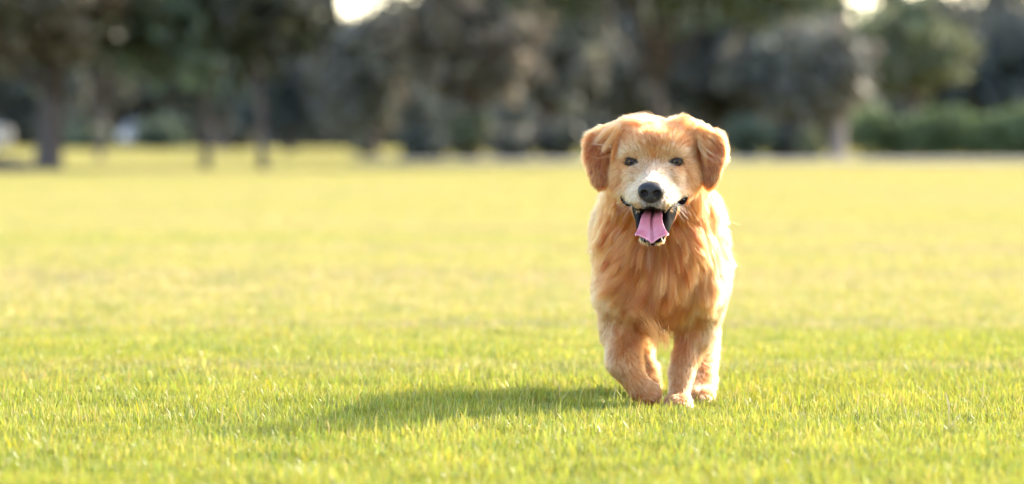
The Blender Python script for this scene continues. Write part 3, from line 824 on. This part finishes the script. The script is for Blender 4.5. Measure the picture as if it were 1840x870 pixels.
G['fleg_r'] = [(1250, 580, .1, 1, 17, .22, LIGHT), (1280, 590, .2, 1, 17, .25, CREAM), (1225, 620, -.1, 1, 18, .25, GOLD), (1255, 630, 0, 1, 14, .22, PALE), (1280, 630, .15, 1, 16, .3, CREAM), (1215, 670, -.15, 1, 11, .2, PALE), (1240, 670, 0, 1, 11, .2, PALE), (1215, 720, -.1, 1, 8, .2, PALE), (1240, 720, .1, 1, 9, .2, PALE)]

def coat(P, N, reg):
    """direction, length (m), lift and colour of the coat at roots P with normals N"""
    n = len(P); d3 = np.zeros((n, 3)); ln = np.zeros(n); lf = np.zeros(n); co = np.zeros((n, 3))
    q = to_px(P)
    for nm, g_ in G.items():
        m = reg == regs.index(nm)
        if not m.any(): continue
        A = np.array([g__[:2] for g__ in g_], float); dirs = nrm(np.array([g__[2:4] for g__ in g_], float))
        le = np.array([g__[4] for g__ in g_], float); li = np.array([g__[5] for g__ in g_], float); cs = np.array([g__[6] for g__ in g_], float)
        w = 1.0 / (((q[m][:, None, :] - A[None]) ** 2).sum(-1) + 40) ** 1.8
        w /= w.sum(1, keepdims=True)
        dd = w @ dirs
        d3[m] = np.stack([dd[:, 0], np.zeros(m.sum()), -dd[:, 1]], 1)
        ln[m] = w @ le / 1000; lf[m] = w @ li; co[m] = w @ cs
    for nm, v, l, f_, c_ in (('rear', (0, .8, -.45), .036, .3, GOLD), ('hleg_l', (0, .4, -.9), .022, .3, LIGHT), ('hleg_r', (0, .4, -.9), .020, .3, PALE)):
        m = reg == regs.index(nm)
        d3[m] = v; ln[m] = l; lf[m] = f_; co[m] = c_
    # feathering behind the legs and below the body
    back = (N[:, 1] > 0.45) & (P[:, 2] > 0.06) & (P[:, 2] < 0.26)
    ln[back] *= 1.9
    belly = (reg == regs.index('rear')) & (N[:, 2] < -0.3); ln[belly] *= 1.7; d3[belly] = (0, .3, -1)
    d3[:, 1] += 0.75 * (1 - np.abs(N[:, 1])) * (np.abs(N[:, 0]) > 0.2)
    d3 -= N * (d3 * N).sum(1, keepdims=True)
    return nrm(d3), ln, lf, co

tri = np.concatenate([BF[:, [0, 1, 2]], BF[:, [0, 2, 3]]])
fn = np.cross(BV[tri[:, 1]] - BV[tri[:, 0]], BV[tri[:, 2]] - BV[tri[:, 0]])
area = np.linalg.norm(fn, axis=1) * 0.5
VN = np.zeros_like(BV)
for k in range(3):
    for ax_ in range(3): VN[:, ax_] += np.bincount(tri[:, k], fn[:, ax_], len(BV))
VN = nrm(VN)
bare = (lip > 0.35) | (eyem > 0) | nosem | (inmouth)
_, _, _, BC = coat(BV, VN, REG)
BC = BC * 0.75
BC[lip > 0.35] = (0.005, 0.004, 0.004)
BC[inmouth] = (0.009, 0.004, 0.005)
BC[eyem > 0] = (0.025, 0.018, 0.015)
BC[nosem] = (0.03, 0.025, 0.025)

m_skin, nt, out = new_mat('dog_skin')
at_ = nt.nodes.new('ShaderNodeAttribute'); at_.attribute_name = 'col'
b = nt.nodes.new('ShaderNodeBsdfPrincipled'); b.inputs['Roughness'].default_value = 0.75; b.inputs['Specular IOR Level'].default_value = 0.06
nt.links.new(at_.outputs['Color'], b.inputs['Base Color']); nt.links.new(b.outputs[0], out.inputs[0])

dog = empty('dog', tuple(DOG))
tag(dog, 'golden retriever running towards the camera across the grass with its tongue out', 'dog')
mesh_obj('body', BV, BF, m_skin, dog, smooth=True, cols=BC)

# ---- fur
m_fur, nt, out = new_mat('fur')
at_ = nt.nodes.new('ShaderNodeAttribute'); at_.attribute_name = 'hair_col'
hb = nt.nodes.new('ShaderNodeBsdfHairPrincipled')
hb.model = 'CHIANG'; hb.parametrization = 'COLOR'
nt.links.new(at_.outputs['Color'], hb.inputs['Color'])
hb.inputs['Roughness'].default_value = 0.42; hb.inputs['Radial Roughness'].default_value = 0.6
hb.inputs['Coat'].default_value = 0.0
hb.inputs['Random Roughness'].default_value = 0.2
nt.links.new(hb.outputs[0], out.inputs[0])

def curves_obj(name, C, rad, cols, mat, parent):
    """C: (n, k, 3) strand points"""
    n, k, _ = C.shape
    cu = bpy.data.hair_curves.new(name)
    cu.add_curves([k] * n)
    cu.attributes['position'].data.foreach_set('vector', C.astype(np.float32).ravel())
    a = cu.attributes.get('radius') or cu.attributes.new('radius', 'FLOAT', 'POINT')
    a.data.foreach_set('value', rad.astype(np.float32).ravel())
    a = cu.attributes.new('hair_col', 'FLOAT_COLOR', 'CURVE')
    cc = np.ones((n, 4), np.float32); cc[:, :3] = cols
    a.data.foreach_set('color', cc.ravel())
    cu.materials.append(mat)
    o = bpy.data.objects.new(name, cu); COL.objects.link(o); o.parent = parent
    return o

dens_reg = np.array([1.0, 2.6, 2.2, 2.2, 1.7, 1.7, 0.8, 0.8, 0.22])
vd = dens_reg[REG] * (~bare)
vd *= np.where((VN[:, 1] > 0.3) & (REG == 0), 0.4, 1.0)
NH = 270000
pa = area * vd[tri].mean(1)
pa /= pa.sum()
r = np.random.default_rng(5)
ti = r.choice(len(tri), NH, p=pa)
u = r.random((NH, 2)); fl = u.sum(1) > 1; u[fl] = 1 - u[fl]
bw = np.stack([1 - u.sum(1), u[:, 0], u[:, 1]], 1)
T = tri[ti]
P0 = (BV[T] * bw[..., None]).sum(1); N0 = nrm((VN[T] * bw[..., None]).sum(1))
RG = REG[T[np.arange(NH), bw.argmax(1)]]
keep = ~(bare[T].sum(1) >= 2)
P0, N0, RG = P0[keep], N0[keep], RG[keep]; NH = len(P0)
d3, ln, lf, co = coat(P0, N0, RG)

def noise3(P, s, seed):
    q = P * s
    return np.stack([np.sin(q[:, 1] * 1.7 + q[:, 2] * 1.1 + seed) + np.sin(q[:, 0] * 2.3 - q[:, 2] * 0.9 + seed * 2.1),
                     np.sin(q[:, 0] * 1.3 + q[:, 2] * 1.9 + seed * 1.3) + np.sin(q[:, 1] * 2.1 + q[:, 0] + seed * 0.7),
                     np.sin(q[:, 0] * 1.9 - q[:, 1] * 1.3 + seed * 0.5) + np.sin(q[:, 2] * 2.2 + q[:, 1] * 1.2 + seed * 1.9)], 1) * 0.5

K = 8
def grow(P, N, d, L, lift, grav, r, wav):
    n = len(P)
    C = np.zeros((n, K, 3)); C[:, 0] = P - N * 0.0004
    p = C[:, 0].copy()
    w1 = noise3(P, 38, 1.0); w2 = noise3(P, 95, 4.0)
    for k in range(1, K):
        t = (k - 0.5) / (K - 1)
        dir_ = N * (lift * (1.35 - 1.1 * t))[:, None] + d * (1 - lift * 0.5)[:, None] + np.array([0, 0, -1.0]) * (grav * t)[:, None]
        dir_ = dir_ + (w1 * 0.32 + w2 * 0.2) * wav[:, None] * (0.4 + t)
        dir_ = nrm(dir_)
        p = p + dir_ * (L / (K - 1))[:, None]
        C[:, k] = p
    return C
long_ = np.clip((ln - 0.012) / 0.035, 0, 1)
ln = np.where(RG == 1, np.minimum(ln * 1.5, ln + 0.004), ln)
lf = np.where(RG == 1, np.maximum(lf, 0.12) + 0.14, lf)
lg_ = RG == 0; ln = np.where(lg_, ln * 1.25, ln); lf = np.where(lg_, lf * 0.72, lf)
fl_ = (RG == 4) | (RG == 5); ln = np.where(fl_, ln * 1.3, ln)
L = ln * r.uniform(0.65, 1.15, NH)
jit = r.normal(size=(NH, 3)) * (0.16 + 0.02 * (1 - long_))[:, None]
C = grow(P0, N0, nrm(d3 + jit), L, np.clip(lf * r.uniform(0.6, 1.4, NH), 0.03, 0.95), 0.30 * long_, r, 0.30 + 0.45 * long_)

# strands gather in locks
def clump(C, P0, ncl, amount, power, r):
    ci = r.choice(len(P0), ncl, replace=False)
    kd = kdtree.KDTree(ncl)
    for i, j in enumerate(ci): kd.insert(P0[j], i)
    kd.balance()
    own = np.fromiter((ci[kd.find(p)[1]] for p in P0), int, len(P0))
    t = (np.linspace(0, 1, K) ** power)[None, :, None]
    # the strand moves towards the centre of its lock, keeping its own length
    tgt = C[own] + (P0 - P0[own])[:, None, :] * 0.18
    return C + (tgt - C) * t * amount[:, None, None], own
C, own = clump(C, P0, NH // 40, 0.18 + 0.30 * long_, 1.2, r)
fine, own2 = clump(C, P0, NH // 14, 0.3 + 0.22 * long_, 1.5, r)
C = fine
# flyaway hairs
fly = r.random(NH) < np.where((RG >= 1) & (RG <= 3), 0.0, 0.005) * (P0[:, 2] < 0.45)
C[fly] += (np.linspace(0, 1, K) ** 1.6)[None, :, None] * (r.normal(size=(fly.sum(), 1, 3)) * (0.2 * L[fly])[:, None, None] + N0[fly][:, None, :] * (0.15 * L[fly])[:, None, None])
tone = r.normal(1, 0.10, NH) * (1 + 0.10 * np.sin(own * 12.9898) * (0.4 + 0.6 * long_)) * (1 + 0.20 * np.sin(own2 * 78.233))
co = np.clip(co, 0.01, 0.95)
co = co ** (1.0 / np.clip(tone, 0.6, 1.5))[:, None]
rad = np.linspace(1, 0.18, K)[None, :] * (0.00023 + 0.00006 * long_[:, None])
rad = np.repeat(rad, 1, 0) * np.ones((NH, 1))
curves_obj('fur', C, rad, np.clip(co, 0.01, 0.93), m_fur, dog)

# long loose locks on the breast and ears: paths in dog coordinates
def from_px(px, py, y):
    w = at(px, py, DOG[1] + y); return np.array([w.x, w.y, w.z]) - DOG
LOCKS = [
    ([(1150, 560), (1168, 580), (1182, 604), (1188, 628)], -0.095, 0.010, 40, GOLD),
    ([(1165, 580), (1178, 600), (1184, 618), (1182, 640)], -0.09, 0.010, 70, GOLD),
    ([(1196, 598), (1200, 615), (1198, 635)], -0.085, 0.008, 50, GOLD),
    ([(1255, 250), (1268, 268), (1285, 282), (1308, 289)], -0.235, 0.003, 12, CREAM),
    ([(1255, 258), (1266, 278), (1282, 294), (1304, 292)], -0.238, 0.003, 10, CREAM),
    ([(1250, 245), (1262, 252), (1272, 262), (1276, 270)], -0.235, 0.004, 22, LIGHT),
    ([(1248, 232), (1260, 242), (1268, 256), (1270, 280)], -0.225, 0.006, 60, LIGHT),
    ([(1100, 262), (1085, 259), (1068, 257), (1058, 258)], -0.235, 0.002, 5, CREAM),
    ([(1112, 232), (1102, 246), (1090, 260), (1080, 276)], -0.232, 0.006, 110, LIGHT),
    ([(1116, 240), (1108, 258), (1100, 278), (1097, 300)], -0.230, 0.005, 110, GOLD),
    ([(1110, 226), (1094, 234), (1078, 244), (1066, 258)], -0.226, 0.006, 90, LIGHT),
    ([(1256, 226), (1272, 234), (1288, 244), (1300, 258)], -0.226, 0.006, 90, LIGHT),
    ([(1252, 240), (1260, 258), (1268, 280), (1270, 304)], -0.230, 0.006, 130, LIGHT),
    ([(1098, 278), (1082, 284), (1068, 286), (1056, 280)], -0.235, 0.002, 4, LIGHT),
]
LC, Lcol, Lrad = [], [], []
for path, y, wid, n, colr in LOCKS:
    A = np.array([from_px(px, py, y) for px, py in path])
    s = np.linspace(0, len(A) - 1, K)
    ctr = np.stack([np.interp(s, np.arange(len(A)), A[:, q]) for q in range(3)], 1)
    ctr[1:-1] = (ctr[:-2] + 2 * ctr[1:-1] + ctr[2:]) / 4
    off = r.normal(size=(n, 1, 3)) * wid * np.array([1, 0.6, 1])
    tt = np.linspace(0, 1, K)[None, :, None]
    c_ = ctr[None] + off * (0.8 - 0.6 * tt + 0.5 * tt ** 3 * r.random((n, 1, 1))) + 0.25 * wid * np.sin(tt * 6 + r.uniform(0, 6, (n, 1, 1))) * r.normal(size=(n, 1, 3))
    cut_ = r.uniform(0.75, 1.0, (n, 1, 1)); c_ = c_[:, :1] + (c_ - c_[:, :1]) * cut_
    LC.append(c_); Lcol.append(np.array(colr)[None] ** (1 / r.uniform(0.85, 1.2, (n, 1)))); Lrad.append(np.repeat(np.linspace(1, 0.2, K)[None] * 0.00030, n, 0))
curves_obj('loose_lock', np.concatenate(LC), np.concatenate(Lrad), np.clip(np.concatenate(Lcol), 0, .93), m_fur, dog)

# whiskers
WC = []
for s in (-1, 1):
    for i in range(10):
        a = H(s * r.uniform(22, 40), r.uniform(-85, -40), r.uniform(-82, -62)); l = r.uniform(0.03, 0.055)
        dv = nrm(np.array([s * 1.0, 0.15 + r.normal() * .2, -0.35 + r.normal() * 0.3]))
        tt = np.linspace(0, 1, K)[:, None]
        WC.append(a + dv * tt * l + np.array([0, 0.008, -0.012]) * tt ** 2)
for i in range(14):
    a = H(r.uniform(-22, 22), -76, -140); dv = nrm(np.array([r.normal() * .5, -.2, -1.0])); tt = np.linspace(0, 1, K)[:, None]
    WC.append(a + dv * tt * r.uniform(.012, .024))
WC = np.array(WC)
curves_obj('whiskers', WC, np.repeat(np.linspace(1, .2, K)[None] * 0.00014, len(WC), 0), np.tile([.85, .8, .72], (len(WC), 1)), m_fur, dog)

# ---- nose
m_nose = simple_mat('nose_leather', (0.026, 0.020, 0.019), 0.45, 0.22, 0.4, 260, coat=0.0, bump=0.6)
xs = np.linspace(-27, 27, 55); ys = np.linspace(-26, 22, 49); zs = np.linspace(-26, 23, 50)
Q = np.stack(np.meshgrid(xs, ys, zs, indexing='ij'), -1)
I3 = np.eye(3)
f_ = sd_ell(Q, np.array([0, 2, 5.0]), np.array([22, 18, 13.5]), I3)
f_ = smin(f_, sd_ell(Q, np.array([0, 0, -6.0]), np.array([12, 15, 14.0]), I3), 6.0)
for s in (-1, 1):
    f_ = smin(f_, sd_ell(Q, np.array([s * 13.5, 0, 1.0]), np.array([8.5, 13, 11.0]), rot('Y', s * -12)), 5.0)
    nos = sd_ell(Q, np.array([s * 10.8, -16, -1.5]), np.array([7.4, 13, 6.4]), rot('Y', s * -22))
    nos = np.minimum(nos, sd_cone(Q, np.array([s * 13, -15, -3.0]), np.array([s * 21, -9, -7.0]), 2.4, 1.6))
    f_ = np.maximum(f_, -nos)
f_ = np.maximum(f_, -sd_cone(Q, np.array([0, -18.5, 2.0]), np.array([0, -17, -24.0]), 1.5, 1.6))
v, f = surface_nets(f_.astype(np.float32), xs, ys, zs)
v = np.array([H(*(NOSE_C + q * 1.08)) for q in v])
mesh_obj('nose', v, f, m_nose, dog, smooth=True)

# ---- eyes with lids
m_eye, nt, out = new_mat('eye')                # uv-free: pupil and iris by distance from the sight axis
at_ = nt.nodes.new('ShaderNodeAttribute'); at_.attribute_name = 'col'
b = nt.nodes.new('ShaderNodeBsdfPrincipled'); b.inputs['Roughness'].default_value = 0.05
b.inputs['Specular IOR Level'].default_value = 0.22
nt.links.new(at_.outputs['Color'], b.inputs['Base Color']); nt.links.new(b.outputs[0], out.inputs[0])
m_lid = simple_mat('eyelid', (0.022, 0.017, 0.016), 0.75, 0.15, 0.3, 200)
for s, e in ((-1, EYES[0]), (1, EYES[1])):
    nu, nv = 24, 26; v = []; f = []
    for i in range(nv + 1):
        for j in range(nu):
            th, ph = math.pi * i / nv, 2 * math.pi * j / nu
            v.append(e + 0.0112 * np.array([math.sin(th) * math.cos(ph), -math.cos(th), math.sin(th) * math.sin(ph)]))
    for i in range(nv):
        for j in range(nu):
            f.append((i * nu + j, i * nu + (j + 1) % nu, (i + 1) * nu + (j + 1) % nu, (i + 1) * nu + j))
    rr = np.hypot(np.array(v)[:, 0] - e[0], np.array(v)[:, 2] - e[2]) * 1000
    ec = np.where(rr[:, None] < 3.6, (0.004, 0.003, 0.003), np.where(rr[:, None] < 8.2, (0.085, 0.038, 0.014), (0.02, 0.014, 0.012)))
    eye = mesh_obj('eye', v, f, m_eye, dog, smooth=True, cols=ec)
    for up in (1, -1):
        pth = []
        for t_ in np.linspace(-1, 1, 15):
            x = t_ * 11.0; z = up * (5.9 if up > 0 else 4.6) * (1 - t_ * t_) ** 0.65 - s * t_ * 0.9
            y = -math.sqrt(max(0, 12.2 ** 2 - (x * 0.86) ** 2 - z * z))
            pth.append(e + HR @ (np.array([x, y, z]) / 1000))
        vv, ff = tube(pth, 0.0012 * (0.6 + 0.6 * (1 - np.linspace(-1, 1, 15) ** 2)), 7)
        mesh_obj('eyelid', vv, ff, m_lid, eye, smooth=True)

# ---- tongue: a thick strip with a groove down the middle and a curled tip
m_tongue, nt, out = new_mat('tongue')
b = nt.nodes.new('ShaderNodeBsdfPrincipled'); tc = nt.nodes.new('ShaderNodeTexCoord')
nz = nt.nodes.new('ShaderNodeTexNoise'); nz.inputs['Scale'].default_value = 160; nz.inputs['Detail'].default_value = 5
nt.links.new(tc.outputs['Object'], nz.inputs['Vector'])
cr = nt.nodes.new('ShaderNodeMix'); cr.data_type = 'RGBA'
cr.inputs[6].default_value = (0.45, 0.11, 0.145, 1); cr.inputs[7].default_value = (0.60, 0.215, 0.25, 1)
nt.links.new(nz.outputs[0], cr.inputs[0])
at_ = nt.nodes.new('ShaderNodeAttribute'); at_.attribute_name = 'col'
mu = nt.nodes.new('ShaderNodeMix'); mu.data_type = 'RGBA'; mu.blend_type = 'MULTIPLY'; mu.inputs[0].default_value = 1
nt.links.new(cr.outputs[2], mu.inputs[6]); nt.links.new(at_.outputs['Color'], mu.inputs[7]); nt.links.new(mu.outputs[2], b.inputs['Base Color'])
b.inputs['Roughness'].default_value = 0.3; b.inputs['Coat Weight'].default_value = 0.35
b.inputs['Subsurface Weight'].default_value = 0.15; b.inputs['Subsurface Radius'].default_value = (0.006, 0.002, 0.002); b.inputs['Subsurface Scale'].default_value = 1.0
bp = nt.nodes.new('ShaderNodeBump'); bp.inputs['Strength'].default_value = 0.25; bp.inputs['Distance'].default_value = 0.001
nt.links.new(nz.outputs[0], bp.inputs['Height']); nt.links.new(bp.outputs[0], b.inputs['Normal']); nt.links.new(b.outputs[0], out.inputs[0])
ctr = np.array([(0, -4, -88), (0, -30, -96), (0, -50, -99), (-1, -64, -106), (-1, -73, -117), (0, -79, -128), (1, -84, -138), (1, -90, -145)], float)
hwid = np.array([15, 17, 19, 20, 22.5, 27, 32, 31.0])
nu, nv = 40, 33
s_ = np.linspace(0, len(ctr) - 1, nu)
def ip(A): return np.interp(s_, np.arange(len(A)), A)
cc = np.stack([ip(ctr[:, q]) for q in range(3)], 1)
for _ in range(2): cc[1:-1] = (cc[:-2] + 2 * cc[1:-1] + cc[2:]) / 4
ww = ip(hwid)
tg = nrm(np.gradient(cc, axis=0)); nn = np.stack([np.zeros(nu), tg[:, 2], -tg[:, 1]], 1)   # outward normal (up, then to the front)
nn *= np.sign(nn[:, 2:3] * 1 + 1e-3 - nn[:, 1:2])
top = []
for i in range(nu):
    e = i / (nu - 1)
    for j in range(nv):
        a = -1 + 2 * j / (nv - 1)
        off = -7.5 * math.exp(-(a / 0.13) ** 2) * (1 - 0.5 * e) + 2.5 * (1 - a * a) * (1 - e)
        end = max(0, (e - 0.72) / 0.28)
        lift_ = end * (abs(a) ** 1.2) * (13 - 9 * abs(a) ** 4) - end ** 2 * 5 * (1 - abs(a))
        cup = end * (a * a) * 5
        q = cc[i] + np.array([a * ww[i], 0, 0]) + nn[i] * (off + cup) + np.array([0, -0.2, 1.0]) * lift_
        top.append(q)
top = np.array(top).reshape(nu, nv, 3)
gu = np.gradient(top, axis=0); gv = np.gradient(top, axis=1); nm_ = nrm(np.cross(gv, gu))
if (nm_[..., 2].mean() - nm_[..., 1].mean()) < 0: nm_ = -nm_
edge = np.ones((nu, nv)); jj = np.linspace(-1, 1, nv); edge *= (1 - 0.75 * jj ** 6)[None, :]; edge[-3:] *= np.array([0.8, 0.55, 0.25])[:, None]
bot = top - nm_ * (5.0 * edge)[..., None]
V = np.concatenate([top.reshape(-1, 3), bot.reshape(-1, 3)]); V = np.array([H(*q) for q in V])
F = []; M_ = nu * nv
for i in range(nu - 1):
    for j in range(nv - 1):
        a = i * nv + j
        F.append((a, a + 1, a + nv + 1, a + nv)); F.append((M_ + a, M_ + a + nv, M_ + a + nv + 1, M_ + a + 1))
for i in range(nu - 1):
    for j in (0, nv - 1):
        a = i * nv + j; F.append((a, a + nv, M_ + a + nv, M_ + a))
for j in range(nv - 1):
    for i in (0, nu - 1):
        a = i * nv + j; F.append((a, a + 1, M_ + a + 1, M_ + a))
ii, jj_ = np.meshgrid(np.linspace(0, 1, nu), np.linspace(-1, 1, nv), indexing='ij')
tk = 1 - 0.62 * np.exp(-(jj_ / 0.16) ** 2) * np.clip(1.25 - ii, 0, 1) + 0.55 * np.clip((ii - 0.93) / 0.07, 0, 1) + 0.35 * np.clip((np.abs(jj_) - 0.88) / 0.12, 0, 1)  # groove shade and light on the tip rim painted into colour; sides paler
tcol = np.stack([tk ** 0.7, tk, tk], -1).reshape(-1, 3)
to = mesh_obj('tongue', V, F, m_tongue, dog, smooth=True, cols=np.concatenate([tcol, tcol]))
import bmesh
bmm = bmesh.new(); bmm.from_mesh(to.data); bmesh.ops.recalc_face_normals(bmm, faces=bmm.faces); bmm.to_mesh(to.data); bmm.free()

# ---- teeth
m_tooth = simple_mat('tooth', (0.34, 0.23, 0.14), 0.3, 0.5, 0.1, 150)
for s in (-1, 1):
    v, f = tube([H(s * 25, -60, -80), H(s * 25.5, -62, -86), H(s * 25, -60, -92), H(s * 24.5, -58, -96)], [0.0042, 0.0037, 0.0024, 0.0006], 9)
    mesh_obj('tooth', v, f, m_tooth, dog, smooth=True)
